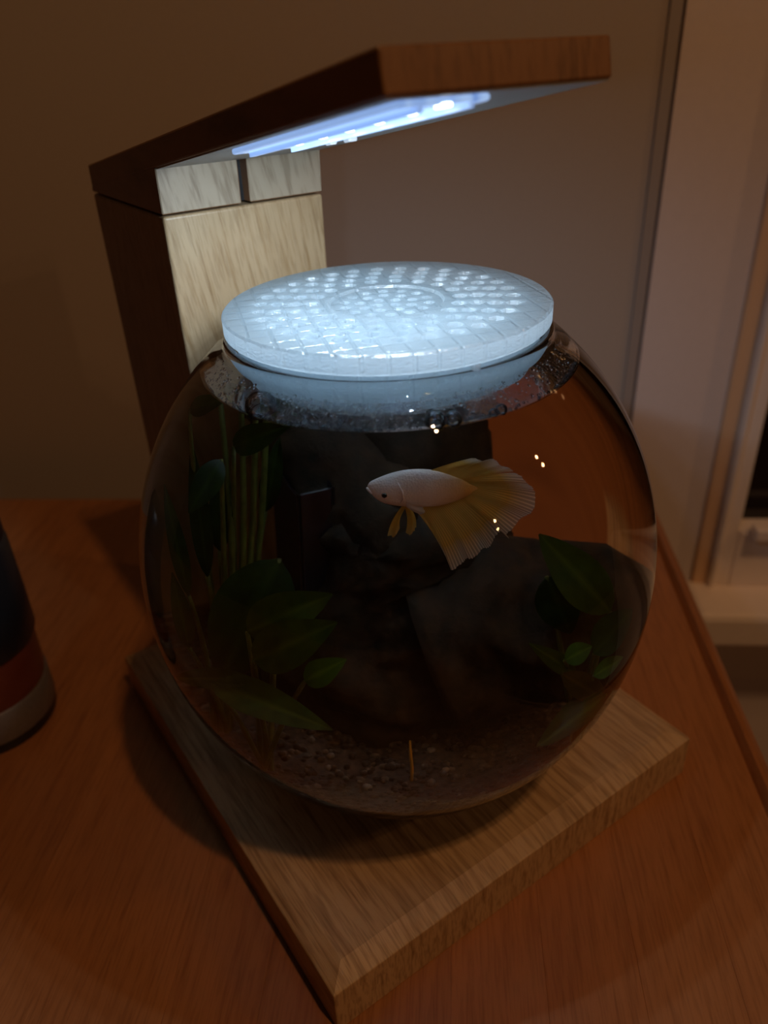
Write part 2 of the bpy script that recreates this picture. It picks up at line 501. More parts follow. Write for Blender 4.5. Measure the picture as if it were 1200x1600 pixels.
for y in LED_Y:
    led = mesh_obj('led', *under_box(0.0648, 0.0674, y - 0.0015, y + 0.0015, 0.0019, 0.0026), M_led, strip, loc=(0, 0, 0))
    led.data.transform(Matrix.Translation(-Vector(lamp['_base'])))
    l = bpy.data.lights.new('led_light', 'SPOT'); l.shadow_soft_size = 0.0015
    l.spot_size = math.radians(180); l.spot_blend = 0.75
    l.energy = 0.140; l.color = (0.72, 0.87, 1.0)
    lo = bpy.data.objects.new('led_light', l)
    p = Vector(on_under(0.066, y, 0.0052)); lo.location = p - Vector(lamp['_base'])
    lo.rotation_euler = (math.radians(12), 0, 0)
    link(lo, lamp)
for (x, y, w) in ((0.0840, 0.1000, 0.0014), (0.0890, 0.0960, 0.0017)):
    bevel(mesh_obj('clip', *under_box(x - w, x + w, y - 0.002, y + 0.002, 0.0, 0.0030), M_clip, lamp), 0.0005, 1)

# ------------------------------------------------------------------ glass bowl
BX, BY, BZ, RH, RV = 0.0947, 0.0872, 0.1315, 0.1036, 0.1138
WALL = 0.0028
RIM_Z = 0.2275
WATER_Z = 0.2148
def er(z, inset=0.0):
    q = 1 - ((z - BZ) / (RV - inset)) ** 2
    return (RH - inset) * math.sqrt(max(q, 0.0))
def arc_pts(z0, z1, n, inset):
    a0 = math.asin((z0 - BZ) / (RV - inset)); a1 = math.asin((z1 - BZ) / (RV - inset))
    return [((RH - inset) * math.cos(a0 + (a1 - a0) * i / n), BZ + (RV - inset) * math.sin(a0 + (a1 - a0) * i / n)) for i in range(n + 1)]
zb = BOARD_TOP + 0.0003
outer = [(0, zb), (0.018, zb), (er(zb + 0.0012) - 0.004, zb)] + arc_pts(zb + 0.0012, 0.2215, 64, 0)
lip = [(0.0600, 0.2232), (0.0590, 0.2242), (0.0588, 0.2255), (0.0588, 0.2266), (0.0583, RIM_Z - 0.0002), (0.0573, RIM_Z), (0.0562, RIM_Z - 0.0002), (0.0556, 0.2264), (0.0556, 0.2240)]
inner = arc_pts(WATER_Z, 0.2205, 10, WALL)[::-1] + arc_pts(BOARD_TOP + 0.0045, WATER_Z, 64, WALL)[::-1][1:] + [(er(BOARD_TOP + 0.0045, WALL) - 0.006, BOARD_TOP + 0.0036), (0.014, BOARD_TOP + 0.0036), (0, BOARD_TOP + 0.0036)]
bowl = mesh_obj('fish_bowl', *lathe(outer + lip + inner, 144, BX, BY), M_glass, None, True)
fix_normals(bowl)
def facing_in(c, n): return n.x * (c.x - BX) + n.y * (c.y - BY) + n.z * (c.z - BZ) < 0
mark_joined(bowl, lambda c, n: facing_in(c, n) and c.z < WATER_Z and not (c.z < BOARD_TOP + 0.002))
tag(bowl, 'round clear glass fish bowl of dark water on the wooden board', 'fish bowl')
# water: fills the inside of the wall up to the water line
GAP = WALL + 0.0002
wr = er(WATER_Z, GAP)
wprof = [(0, BOARD_TOP + 0.0040), (0.014, BOARD_TOP + 0.0040), (er(BOARD_TOP + 0.005, GAP) - 0.006, BOARD_TOP + 0.0041)] + arc_pts(BOARD_TOP + 0.005, WATER_Z, 64, GAP)
rr = wprof[-1][0]
wprof += [(rr - 0.0010, WATER_Z - 0.0002), (rr - 0.003, WATER_Z - 0.0003), (rr * 0.8, WATER_Z - 0.0003), (rr * 0.5, WATER_Z - 0.0003), (rr * 0.2, WATER_Z - 0.0003), (0, WATER_Z - 0.0003)]
water = mesh_obj('water', *lathe(wprof, 144, BX, BY), M_water, None, True)
fix_normals(water)
mark_joined(water, lambda c, n: c.z < WATER_Z - 0.00035)
tag(water, 'amber tinted water filling the fish bowl almost to its rim', 'water')

# ------------------------------------------------------------------ lid
LID_R, LID_T, LID_B = 0.0579, 0.2356, 0.2290
lid = mesh_obj('bowl_lid', *lathe([(0, LID_B), (LID_R - 0.0008, LID_B), (LID_R, LID_B + 0.0008), (LID_R, LID_T - 0.0007), (LID_R - 0.0007, LID_T), (0.0205, LID_T), (0.0198, LID_T - 0.0010), (0, LID_T - 0.0010)], 128, BX, BY), M_lid, None)
fix_normals(lid)
cut_v, cut_f = [], []
def cutter(x, y, r_, z0, z1, seg=8, rot=0.0):
    s = len(cut_v)
    for z, r in ((z0, r_ * 0.70), (z1, r_ * 1.10)):
        for k in range(seg):
            a = 2 * math.pi * k / seg + rot
            cut_v.append((x + r * math.cos(a), y + r * math.sin(a), z))
    cut_f.append(tuple(s + k for k in range(seg))[::-1]); cut_f.append(tuple(s + seg + k for k in range(seg)))
    for k in range(seg): cut_f.append((s + k, s + (k + 1) % seg, s + seg + (k + 1) % seg, s + seg + k))
for r, n, ph in ((0.0445, 30, 0.0), (0.0383, 26, 0.12), (0.0321, 22, 0.0), (0.0260, 18, 0.1)):
    for k in range(n):
        a = 2 * math.pi * (k + ph * 4) / n
        cutter(BX + r * math.cos(a), BY + r * math.sin(a), 0.0026, LID_B - 0.001, LID_T + 0.0004, 6, a)
for r, n in ((0.0150, 14), (0.0095, 9), (0.0042, 4)):
    for k in range(n):
        a = 2 * math.pi * k / n + r * 40
        cutter(BX + r * math.cos(a), BY + r * math.sin(a), 0.0019, LID_B - 0.001, LID_T - 0.0006, 6, a)
cme = bpy.data.meshes.new('cut'); cme.from_pydata(cut_v, [], cut_f); cme.update()
cob = bpy.data.objects.new('cut', cme); COL.objects.link(cob)
bo = lid.modifiers.new('holes', 'BOOLEAN'); bo.operation = 'DIFFERENCE'; bo.object = cob; bo.solver = 'EXACT'; bo.use_self = True
dg = bpy.context.evaluated_depsgraph_get()
nm = bpy.data.meshes.new_from_object(lid.evaluated_get(dg))
lid.modifiers.clear(); lid.data = nm; nm.name = 'bowl_lid'
bpy.data.objects.remove(cob)
tag(lid, 'frosted white perforated round lid resting on the fish bowl', 'lid')
# ring added under the lid to brighten the band above the water
SK_O, SK_I, SK_Z = 0.0540, 0.0522, 0.2152
sk = mesh_obj('brightening_ring', *lathe([(SK_O, LID_B + 0.0002), (SK_O, SK_Z + 0.0005), (SK_O - 0.0004, SK_Z), (SK_I + 0.0004, SK_Z), (SK_I, SK_Z + 0.0005), (SK_I, LID_B + 0.0002)], 128, BX, BY, closed=True), M_lid, lid, True)
fix_normals(sk)
# three little pads keep the lid off the glass rim
for k in range(3):
    a = 2 * math.pi * k / 3 + 0.4
    x, y = BX + 0.0572 * math.cos(a), BY + 0.0572 * math.sin(a)
    mesh_obj('pad', *lathe([(0, RIM_Z), (0.0014, RIM_Z), (0.0014, LID_B + 0.0002), (0, LID_B + 0.0002)], 12, x, y), M_lid, lid)

# ------------------------------------------------------------------ substrate
rng = random.Random(4)
M_soil = plain('dark_soil', (0.055, 0.035, 0.022), 0.85, noise_amt=0.7, nscale=420, bump=0.6)
def soil_h(x, y):
    d = math.hypot(x - BX, y - BY)
    return 0.0745 + 0.004 * noise.noise(Vector((x * 40, y * 40, 2))) + 0.05 * max(0, (y - BY)) + 0.0025 * noise.noise(Vector((x * 140, y * 140, 7)))
SG = WALL + 0.0012
v, f = [], []
rows = [(0, BOARD_TOP + 0.006), (0.02, BOARD_TOP + 0.006)] + arc_pts(BOARD_TOP + 0.007, 0.066, 9, SG)
lv, lf = lathe(rows, 72, BX, BY)
v += lv; f += lf
top0 = len(v) - 72
last = list(range(top0, top0 + 72))
for q in range(0, 19):
    fr = 1 - q / 18.0
    if fr < 1e-6:
        v.append((BX, BY, soil_h(BX, BY))); c = len(v) - 1
        for k in range(72): f.append((last[k], last[(k + 1) % 72], c))
        break
    cur = []
    for k in range(72):
        a = 2 * math.pi * k / 72
        zz0 = soil_h(BX + 0.07 * math.cos(a), BY + 0.07 * math.sin(a))
        r = er(zz0, SG) * fr
        x, y = BX + r * math.cos(a), BY + r * math.sin(a)
        z = zz0 if q == 0 else soil_h(x, y)
        cur.append(len(v)); v.append((x, y, z))
    for k in range(72): f.append((last[k], last[(k + 1) % 72], cur[(k + 1) % 72], cur[k]))
    last = cur
soil = mesh_obj('substrate', v, f, M_soil, None, True)
fix_normals(soil)
tag(soil, 'dark planting soil lying in the bottom of the fish bowl', 'soil')

def pebble_mat():
    m, nt, out = new_mat('pebble')
    p = N(nt, 'ShaderNodeBsdfPrincipled'); p.inputs['Roughness'].default_value = 0.6
    g = N(nt, 'ShaderNodeNewGeometry')
    nt.links.new(ramp(nt, g.outputs['Random Per Island'], [(0.0, (0.03, 0.02, 0.013)), (0.5, (0.07, 0.048, 0.03)), (0.9, (0.12, 0.085, 0.055)), (0.99, (0.28, 0.23, 0.18))]), p.inputs['Base Color'])
    nt.links.new(p.outputs[0], out.inputs[0]); return m
M_pebble = pebble_mat()
iv, jf = ico(1)
v, f = [], []
def add_pebble(c, r):
    s = len(v); sx, sy, sz = (rng.uniform(0.7, 1.25) for _ in range(3)); a = rng.uniform(0, 6.28); ca, sa = math.cos(a), math.sin(a)
    for p in iv:
        q = p * (r * rng.uniform(0.85, 1.12))
        x, y, z = q.x * sx, q.y * sy, q.z * sz * 0.8
        v.append((c[0] + x * ca - y * sa, c[1] + x * sa + y * ca, c[2] + z))
    f.extend(tuple(i + s for i in t) for t in jf)
for _ in range(2600):
    a = rng.uniform(0, 2 * math.pi); rad = 0.082 * math.sqrt(rng.random())
    x, y = BX + rad * math.cos(a), BY + rad * math.sin(a)
    add_pebble((x, y, soil_h(x, y) + 0.0003), rng.uniform(0.0007, 0.0017))
for _ in range(1800):            # pebbles pressed against the front of the glass
    a = rng.uniform(-math.pi * 1.02, 0.45); z = rng.uniform(0.050, 0.0755)
    r = er(z, SG + 0.0009)
    add_pebble((BX + r * math.cos(a), BY + r * math.sin(a), z), rng.uniform(0.0007, 0.0014))
gravel = mesh_obj('gravel', v, f, M_pebble, None, True)
tag(gravel, 'fine brown gravel scattered over the soil inside the bowl', 'gravel', kind='stuff')

# ------------------------------------------------------------------ driftwood
M_drift = plain('driftwood', (0.030, 0.0165, 0.0075), 0.85, noise_amt=0.75, nscale=160, bump=1.0)
v, f = [], []
def limb(path, radii, seg=20, steps=26, seed=0.0, amp=0.28):
    P = [Vector(p) for p in path]
    pts, rad = [], []
    n = len(P) - 1
    for i in range(steps + 1):
        t = i / steps * n; k = min(int(t), n - 1); u = t - k; u2 = u * u * (3 - 2 * u)
        pts.append(P[k].lerp(P[k + 1], u)); rad.append(radii[k] * (1 - u2) + radii[k + 1] * u2)
    tv, tf = tube(pts, rad, seg)
    out = []
    for i, q in enumerate(tv):
        c = pts[i // seg]; d = q - c
        g = 1 + amp * noise.noise(q * 70 + Vector((seed, 0, 0))) + 0.5 * amp * noise.noise(q * 190 + Vector((0, seed, 0))) + 0.3 * amp * noise.noise(q * 420)
        out.append(c + d * g)
    s = len(v); v.extend(out); f.extend(tuple(i + s for i in t) for t in tf)
limb([(0.098, 0.100, 0.066), (0.102, 0.100, 0.088), (0.108, 0.101, 0.118), (0.118, 0.112, 0.150), (0.128, 0.122, 0.185)], [0.036, 0.038, 0.032, 0.021, 0.014], 28, 36, 1.0, 0.24)
limb([(0.105, 0.095, 0.120), (0.096, 0.116, 0.146), (0.090, 0.136, 0.168), (0.083, 0.148, 0.180)], [0.026, 0.020, 0.013, 0.009], 20, 26, 4.0)
limb([(0.100, 0.080, 0.100), (0.124, 0.066, 0.108), (0.142, 0.056, 0.110), (0.152, 0.052, 0.085)], [0.030, 0.026, 0.017, 0.010], 22, 26, 9.0)
drift = mesh_obj('driftwood', v, f, M_drift, None, True)
tag(drift, 'dark mossy driftwood root rising through the middle of the bowl', 'driftwood')

# ------------------------------------------------------------------ black filter box
filt = thing('filter_box', 'small black open-topped box behind the left-hand leaves in the bowl', 'filter', (0.079, 0.113, 0.10), math.radians(-14))
M_filter = plain('filter_plastic', (0.016, 0.017, 0.028), 0.3)
def fpart(name, b):
    o = mesh_obj(name, *box(*b), M_filter, filt, loc=(0, 0, 0)); return bevel(o, 0.0005, 1)
fx, fy, th = 0.0062, 0.0105, 0.0009
fpart('side_wall', (-fx, -fx + th, -fy, fy, 0, 0.054))
fpart('side_wall', (fx - th, fx, -fy, fy, 0, 0.054))
fpart('side_wall', (-fx + th, fx - th, -fy, -fy + th, 0, 0.054))
fpart('side_wall', (-fx + th, fx - th, fy - th, fy, 0, 0.054))
fpart('bottom', (-fx + th, fx - th, -fy + th, fy - th, 0, 0.02))
fpart('foot', (-fx * 0.7, fx * 0.7, -fy * 0.7, fy * 0.7, -0.036, 0.0))

# ------------------------------------------------------------------ plants
def leaf_mat(name, c1, c2, trans=0.45):
    m, nt, out = new_mat(name)
    tc = N(nt, 'ShaderNodeTexCoord')
    nz = N(nt, 'ShaderNodeTexNoise'); nz.inputs['Scale'].default_value = 180; nz.inputs['Detail'].default_value = 4
    nt.links.new(tc.outputs['Object'], nz.inputs['Vector'])
    at = N(nt, 'ShaderNodeAttribute'); at.attribute_name = 'vein'
    mx = N(nt, 'ShaderNodeMix', data_type='RGBA'); nt.links.new(ramp(nt, nz.outputs['Fac'], [(0.3, c1), (0.7, c2)]), mx.inputs['A'])
    mx.inputs['B'].default_value = (c2[0] * 1.5, c2[1] * 1.35, c2[2] * 1.4, 1); nt.links.new(at.outputs['Fac'], mx.inputs['Factor'])
    p = N(nt, 'ShaderNodeBsdfPrincipled'); p.inputs['Roughness'].default_value = 0.4
    t = N(nt, 'ShaderNodeBsdfTranslucent')
    nt.links.new(mx.outputs['Result'], p.inputs['Base Color']); nt.links.new(mx.outputs['Result'], t.inputs[0])
    ms = N(nt, 'ShaderNodeMixShader'); ms.inputs[0].default_value = trans
    nt.links.new(p.outputs[0], ms.inputs[1]); nt.links.new(t.outputs[0], ms.inputs[2]); nt.links.new(ms.outputs[0], out.inputs[0])
    return m
LM = [leaf_mat('leaf_dark', (0.013, 0.033, 0.004), (0.025, 0.056, 0.006)),
      leaf_mat('leaf_mid', (0.033, 0.062, 0.006), (0.058, 0.10, 0.009)),
      leaf_mat('leaf_bright', (0.05, 0.14, 0.011), (0.08, 0.21, 0.016), 0.55),
      leaf_mat('leaf_olive', (0.055, 0.048, 0.009), (0.08, 0.066, 0.012))]
M_stem = plain('plant_stem', (0.10, 0.12, 0.02), 0.5, noise_amt=0.3, nscale=200)

def make_leaf(parent, base, tip, width, kind, seed):
    b, t = Vector(base), Vector(tip); d = t - b; L = d.length; d.normalize()
    nrm = (Vector((-0.45, -0.62, 0.55))).normalized()
    side = d.cross(nrm).normalized(); nn = side.cross(d).normalized()
    nu, nv = 16, 8
    v, f, vein = [], [], []
    for i in range(nu + 1):
        u = i / nu
        w = width * 0.5 * (math.sin(math.pi * min(1, u ** 0.85)) ** 0.75) * (1 - 0.15 * u) if 0 < u < 1 else 0.0
        w = max(w, 0.00025)
        for j in range(nv + 1):
            s = j / nv * 2 - 1
            droop = -0.10 * L * (u * u) + 0.06 * L * math.sin(math.pi * u)
            fold = 0.22 * w * abs(s) + 0.10 * w * math.sin(u * 9 + seed + s * 2)
            ribs = 0.00018 * math.cos((u * 1.0 + abs(s) * 0.35) * 44)
            v.append(b + d * (u * L) + side * (s * w) + nn * (droop + fold + ribs))
            vein.append(1.0 if j == nv // 2 else 0.0)
    for i in range(nu):
        for j in range(nv):
            a = i * (nv + 1) + j
            f.append((a, a + 1, a + nv + 2, a + nv + 1))
    o = mesh_obj('leaf', v, f, LM[kind], parent, True)
    at = o.data.attributes.new('vein', 'FLOAT', 'POINT')
    at.data.foreach_set('value', vein)
    return o

def make_stem(parent, pts, r0, r1):
    P = [Vector(p) for p in pts]
    path = []
    n = 10
    for i in range(n + 1):
        t = i / n
        if len(P) == 3:
            path.append(P[0] * (1 - t) ** 2 + P[1] * 2 * t * (1 - t) + P[2] * t * t)
        else:
            path.append(P[0].lerp(P[1], t))
    vv, ff = tube(path, [r0 + (r1 - r0) * i / n for i in range(n + 1)], 8)
    return mesh_obj('stem', vv, ff, M_stem, parent, True)

LEAVES = [
  ('l', (0.0533,0.0893,0.1448), (0.0295,0.0909,0.1065), 0.0266, 0),
  ('l', (0.0359,0.0829,0.1278), (0.0506,0.0607,0.1466), 0.0158, 1),
  ('l', (0.0323,0.0750,0.1224), (0.0447,0.0507,0.1436), 0.0167, 1),
  ('l', (0.0387,0.0572,0.1216), (0.0454,0.0458,0.1327), 0.0095, 2),
  ('l', (0.0234,0.0883,0.1105), (0.0345,0.0421,0.1136), 0.0142, 1),
  ('l', (0.0293,0.0713,0.1181), (0.0197,0.1079,0.1022), 0.0079, 1),
  ('t', (0.0557,0.1143,0.1722), (0.0574,0.0900,0.1904), 0.0098, 0),
  ('t', (0.0431,0.1223,0.1882), (0.0423,0.1027,0.2013), 0.0079, 0),
  ('t', (0.0472,0.1092,0.1733), (0.0316,0.1059,0.1620), 0.0098, 0),
  ('t', (0.0292,0.1040,0.1328), (0.0308,0.1190,0.1655), 0.0067, 0),
  ('t', (0.0400,0.1084,0.1338), (0.0435,0.1196,0.1744), 0.0071, 0),
  ('t', (0.0486,0.1137,0.1374), (0.0531,0.1180,0.1632), 0.0079, 0),
  ('t', (0.0274,0.1027,0.1147), (0.0241,0.1060,0.1408), 0.0079, 0),
  ('t', (0.0670,0.1162,0.1436), (0.0738,0.1169,0.1667), 0.0071, 0),
  ('r', (0.1287,0.0231,0.1272), (0.1138,0.0382,0.1540), 0.0162, 1),
  ('r', (0.1190,0.0439,0.1345), (0.1211,0.0352,0.1164), 0.0142, 0),
  ('r', (0.1185,0.0172,0.1184), (0.1343,0.0151,0.1292), 0.0148, 0),
  ('r', (0.1068,0.0167,0.1215), (0.1156,0.0136,0.1244), 0.0083, 2),
  ('r', (0.1167,0.0139,0.1118), (0.1288,0.0104,0.1143), 0.0079, 2),
  ('r', (0.1127,0.0202,0.1124), (0.0965,0.0188,0.1305), 0.0067, 1),
  ('r', (0.1054,0.0166,0.1173), (0.1248,0.0159,0.0962), 0.0098, 3),
  ('r', (0.1238,0.0147,0.0993), (0.0932,0.0091,0.0968), 0.0167, 1),
]
roots = {'l': (0.040, 0.082, 0.075), 't': (0.046, 0.108, 0.077), 'r': (0.122, 0.034, 0.074)}
plants = {
  'l': thing('leafy_plant', 'broad-leaved green water plant beside the left wall of the bowl', 'plant', roots['l']),
  't': thing('tall_plant', 'tall thin-stemmed plant reaching the water surface behind the broad leaves', 'plant', roots['t']),
  'r': thing('leafy_plant', 'green water plant with pointed leaves against the right wall of the bowl', 'plant', roots['r']),
}
for i, (w, b, t, wd, kd) in enumerate(LEAVES):
    make_leaf(plants[w], b, t, wd, kd, i * 1.7)
    r = Vector(roots[w]); bb = Vector(b)
    mid = r.lerp(bb, 0.5) + Vector((0, 0, 0.006 + 0.003 * (i % 3)))
    make_stem(plants[w], [r + Vector((0.002 * math.cos(i), 0.002 * math.sin(i), -0.003)), mid, bb], 0.0011, 0.0007)
for a, b in (((0.0653,0.1231,0.1967), (0.0526,0.1043,0.1381)), ((0.0705,0.1217,0.2006), (0.0564,0.1055,0.1360)), ((0.075,0.1221,0.1938), (0.0595,0.1063,0.1320)), ((0.0599,0.1268,0.1869), (0.0470,0.1016,0.1345))):
    make_stem(plants['t'], [roots['t'], b, a], 0.0012, 0.0009)

# one bright yellow shoot standing in the gravel
vv, ff = tube([(0.0716, 0.0508, 0.0735), (0.0722, 0.0510, 0.079), (0.0712, 0.0500, 0.085), (0.0708, 0.0494, 0.0905)], [0.00055, 0.0005, 0.0005, 0.0003], 8)
sh = mesh_obj('yellow_shoot', vv, ff, plain('yellow_shoot', (0.75, 0.42, 0.04), 0.5), None, True)
tag(sh, 'thin yellow shoot standing upright in the gravel at the front', 'shoot')

# ------------------------------------------------------------------ betta fish
PXU, PZU = 0.000197 / 3.529, 0.000232 / 3.529
FO = Vector((0.08794, 0.04911, 0.17002))
fax = Vector((0.8216, -0.5700, -0.004)).normalized()      # towards the tail
faz = Vector((0, 0, 1))
fay = faz.cross(fax).normalized()                          # away from the viewer
fish = thing('betta_fish', 'pale betta fish with flowing yellow fins swimming near the surface', 'fish', FO)
def FP(X, Y, d=0.0):
    x = (540 + X / 3.529 - 700) * 0.000197; z = -(680 + Y / 3.529 - 790) * 0.000232
    return FO + fax * x + faz * z + fay * d
st = [(143, 262, 276, 6), (150, 250, 296, 17), (165, 242, 322, 27), (190, 232, 346, 37), (225, 219, 364, 46), (270, 205, 376, 53), (330, 193, 383, 57),
      (400, 188, 389, 55), (470, 192, 391, 49), (530, 206, 386, 40), (590, 229, 371, 29), (630, 247, 357, 20), (665, 264, 342, 12), (700, 284, 324, 5), (720, 297, 312, 2)]
seg = 20
v, f = [], []
for X, ty, by_, hw in st:
    cyy = (ty + by_) / 2; hh = (by_ - ty) / 2
    for k in range(seg):
        a = 2 * math.pi * k / seg
        ca, sa = math.cos(a), math.sin(a)
        v.append(FP(X, cyy - hh * sa, hw * PXU * ca))
for i in range(len(st) - 1):
    for k in range(seg):
        k2 = (k + 1) % seg
        f.append((i * seg + k, i * seg + k2, (i + 1) * seg + k2, (i + 1) * seg + k))
v.append(FP(138, 268)); c0 = len(v) - 1
v.append(FP(726, 305)); c1 = len(v) - 1
for k in range(seg):
    f.append((c0, (k + 1) % seg, k)); f.append((c1, (len(st) - 1) * seg + k, (len(st) - 1) * seg + (k + 1) % seg))
def fish_mat():
    m, nt, out = new_mat('fish_skin')
    p = N(nt, 'ShaderNodeBsdfPrincipled'); p.inputs['Roughness'].default_value = 0.32
    tc = N(nt, 'ShaderNodeTexCoord')
    vo = N(nt, 'ShaderNodeTexVoronoi'); vo.inputs['Scale'].default_value = 1500
    nt.links.new(tc.outputs['Object'], vo.inputs['Vector'])
    nz = N(nt, 'ShaderNodeTexNoise'); nz.inputs['Scale'].default_value = 160; nz.inputs['Detail'].default_value = 4
    nt.links.new(tc.outputs['Object'], nz.inputs['Vector'])
    at = N(nt, 'ShaderNodeAttribute'); at.attribute_name = 'tailward'
    mx = N(nt, 'ShaderNodeMix', data_type='RGBA'); mx.inputs['B'].default_value = (0.78, 0.47, 0.14, 1)
    nt.links.new(at.outputs['Fac'], mx.inputs['Factor'])
    nt.links.new(ramp(nt, nz.outputs['Fac'], [(0.3, (0.88, 0.78, 0.76)), (0.7, (0.95, 0.92, 0.93))]), mx.inputs['A'])
    nt.links.new(mx.outputs['Result'], p.inputs['Base Color'])
    p.inputs['Subsurface Weight'].default_value = 0.0
    b = N(nt, 'ShaderNodeBump'); b.inputs['Strength'].default_value = 0.35; b.inputs['Distance'].default_value = 0.0003
    nt.links.new(vo.outputs['Distance'], b.inputs['Height']); nt.links.new(b.outputs[0], p.inputs['Normal'])
    nt.links.new(p.outputs[0], out.inputs[0]); return m
M_fish = fish_mat()
body = mesh_obj('body', v, f, M_fish, fish, True)
fix_normals(body)
body.data.attributes.new('tailward', 'FLOAT', 'POINT').data.foreach_set('value', [min(1.0, max(0.0, (st[min(i // seg, len(st) - 1)][0] - 470) / 190.0)) if i < len(st) * seg else (0.0 if i == c0 else 1.0) for i in range(len(v))])
body.modifiers.new('sub', 'SUBSURF').render_levels = 2

def fin_mat(name, base, edge, alpha_edge):
    m, nt, out = new_mat(name)
    at = N(nt, 'ShaderNodeAttribute'); at.attribute_name = 'fin_u'
    ar = N(nt, 'ShaderNodeAttribute'); ar.attribute_name = 'fin_v'
    sn = N(nt, 'ShaderNodeMath', operation='MULTIPLY'); sn.inputs[1].default_value = 190.0
    nt.links.new(ar.outputs['Fac'], sn.inputs[0])
    s2 = N(nt, 'ShaderNodeMath', operation='SINE'); nt.links.new(sn.outputs[0], s2.inputs[0])
    rays = ramp(nt, s2.outputs[0], [(0.05, (0.70, 0.70, 0.70)), (0.75, (1, 1, 1))])
    colr = ramp(nt, at.outputs['Fac'], [(0.0, base), (0.62, base), (1.0, edge)])
    mu = N(nt, 'ShaderNodeMix', data_type='RGBA', blend_type='MULTIPLY'); mu.inputs['Factor'].default_value = 0.8
    nt.links.new(colr, mu.inputs['A']); nt.links.new(rays, mu.inputs['B'])
    df = N(nt, 'ShaderNodeBsdfDiffuse'); tl = N(nt, 'ShaderNodeBsdfTranslucent'); tp = N(nt, 'ShaderNodeBsdfTransparent')
    nt.links.new(mu.outputs['Result'], df.inputs[0]); nt.links.new(mu.outputs['Result'], tl.inputs[0])
    m1 = N(nt, 'ShaderNodeMixShader'); m1.inputs[0].default_value = 0.5
    nt.links.new(df.outputs[0], m1.inputs[1]); nt.links.new(tl.outputs[0], m1.inputs[2])
    al = ramp(nt, at.outputs['Fac'], [(0.0, (0.05, 0.05, 0.05)), (0.55, (0.15, 0.15, 0.15)), (1.0, (alpha_edge,) * 3)])
    inv = N(nt, 'ShaderNodeMath', operation='SUBTRACT'); inv.inputs[0].default_value = 1.15
    nt.links.new(rays, inv.inputs[1])
    ml = N(nt, 'ShaderNodeMath', operation='MULTIPLY'); ml.use_clamp = True
    ml2 = N(nt, 'ShaderNodeMath', operation='MULTIPLY'); ml2.inputs[1].default_value = 1.9
    nt.links.new(inv.outputs[0], ml2.inputs[0])
    nt.links.new(al, ml.inputs[0]); nt.links.new(ml2.outputs[0], ml.inputs[1])
    m2 = N(nt, 'ShaderNodeMixShader')
    nt.links.new(ml.outputs[0], m2.inputs[0]); nt.links.new(m1.outputs[0], m2.inputs[1]); nt.links.new(tp.outputs[0], m2.inputs[2])
    nt.links.new(m2.outputs[0], out.inputs[0]); return m
M_fin = fin_mat('fin_yellow', (0.78, 0.50, 0.12), (0.90, 0.86, 0.80), 0.55)
M_fin2 = fin_mat('fin_gold', (0.80, 0.48, 0.08), (0.80, 0.55, 0.16), 0.2)
M_fin3 = fin_mat('fin_clear', (0.85, 0.70, 0.62), (0.85, 0.78, 0.74), 0.6)

def resample(pts, n):
    L = [0.0]
    for a, b in zip(pts[:-1], pts[1:]): L.append(L[-1] + math.hypot(b[0] - a[0], b[1] - a[1]))
    out = []
    for i in range(n + 1):
        t = L[-1] * i / n; k = 0
        while k < len(L) - 2 and L[k + 1] < t: k += 1
        u = (t - L[k]) / max(L[k + 1] - L[k], 1e-9)
        out.append((pts[k][0] * (1 - u) + pts[k + 1][0] * u, pts[k][1] * (1 - u) + pts[k + 1][1] * u))
    return out
def make_fin(name, base, tips, mat, amp, folds, d0=0.0, d1=0.0, bend=(0, 0), nr=44, nu=12, jag=4.0, seed=1):
    rg = random.Random(seed)
    B = resample(base, nr); T = resample(tips, nr)
    v, f, au, av = [], [], [], []
    for i in range(nr + 1):
        vv = i / nr
        jx = rg.uniform(-jag, jag)
        for j in range(nu + 1):
            u = j / nu
            bx_ = math.sin(math.pi * u) * 1.0
            dx, dy = T[i][0] - B[i][0], T[i][1] - B[i][1]; Ln = math.hypot(dx, dy) + 1e-6
            X = B[i][0] + dx * u + bend[0] * bx_ + dx / Ln * jx * u * u
            Y = B[i][1] + dy * u + bend[1] * bx_ + dy / Ln * jx * u * u
            d = d0 + (d1 - d0) * u + amp * u * math.sin(vv * folds * 2 * math.pi + 1.2 * u)
            v.append(FP(X, Y, d)); au.append(u); av.append(vv)
    for i in range(nr):
        for j in range(nu):
            a = i * (nu + 1) + j
            f.append((a, a + 1, a + nu + 2, a + nu + 1))
    o = mesh_obj(name, v, f, mat, fish, True)
    for nm_, data in (('fin_u', au), ('fin_v', av)):
        o.data.attributes.new(nm_, 'FLOAT', 'POINT').data.foreach_set('value', data)
    return o
make_fin('dorsal_fin', [(478, 196), (540, 214), (600, 240), (645, 262)], [(690, 158), (740, 154), (815, 166), (868, 192), (912, 232)], M_fin, 0.0010, 2.2, 0, 0.001, (0, -6), seed=2)
make_fin('tail_fin', [(640, 246), (655, 275), (660, 305), (655, 332), (640, 358)], [(905, 222), (958, 228), (1008, 278), (1032, 340), (1022, 392), (985, 442), (940, 476), (890, 508), (862, 530), (882, 578)], M_fin, 0.0013, 3.0, 0, -0.0015, (0, -8), nr=64, seed=3)
make_fin('anal_fin', [(372, 385), (430, 388), (500, 388), (570, 374), (655, 340)], [(535, 680), (566, 742), (600, 735), (636, 722), (655, 682), (705, 674), (760, 642), (800, 585), (838, 560), (872, 560)], M_fin, 0.0013, 3.4, 0, 0.0012, (14, 0), nr=70, seed=5)
make_fin('ventral_fin', [(318, 372), (340, 378)], [(235, 515), (262, 522), (300, 482)], M_fin2, 0.0006, 1.0, -0.0010, -0.0030, (-14, 0), nr=16, jag=6, seed=6)
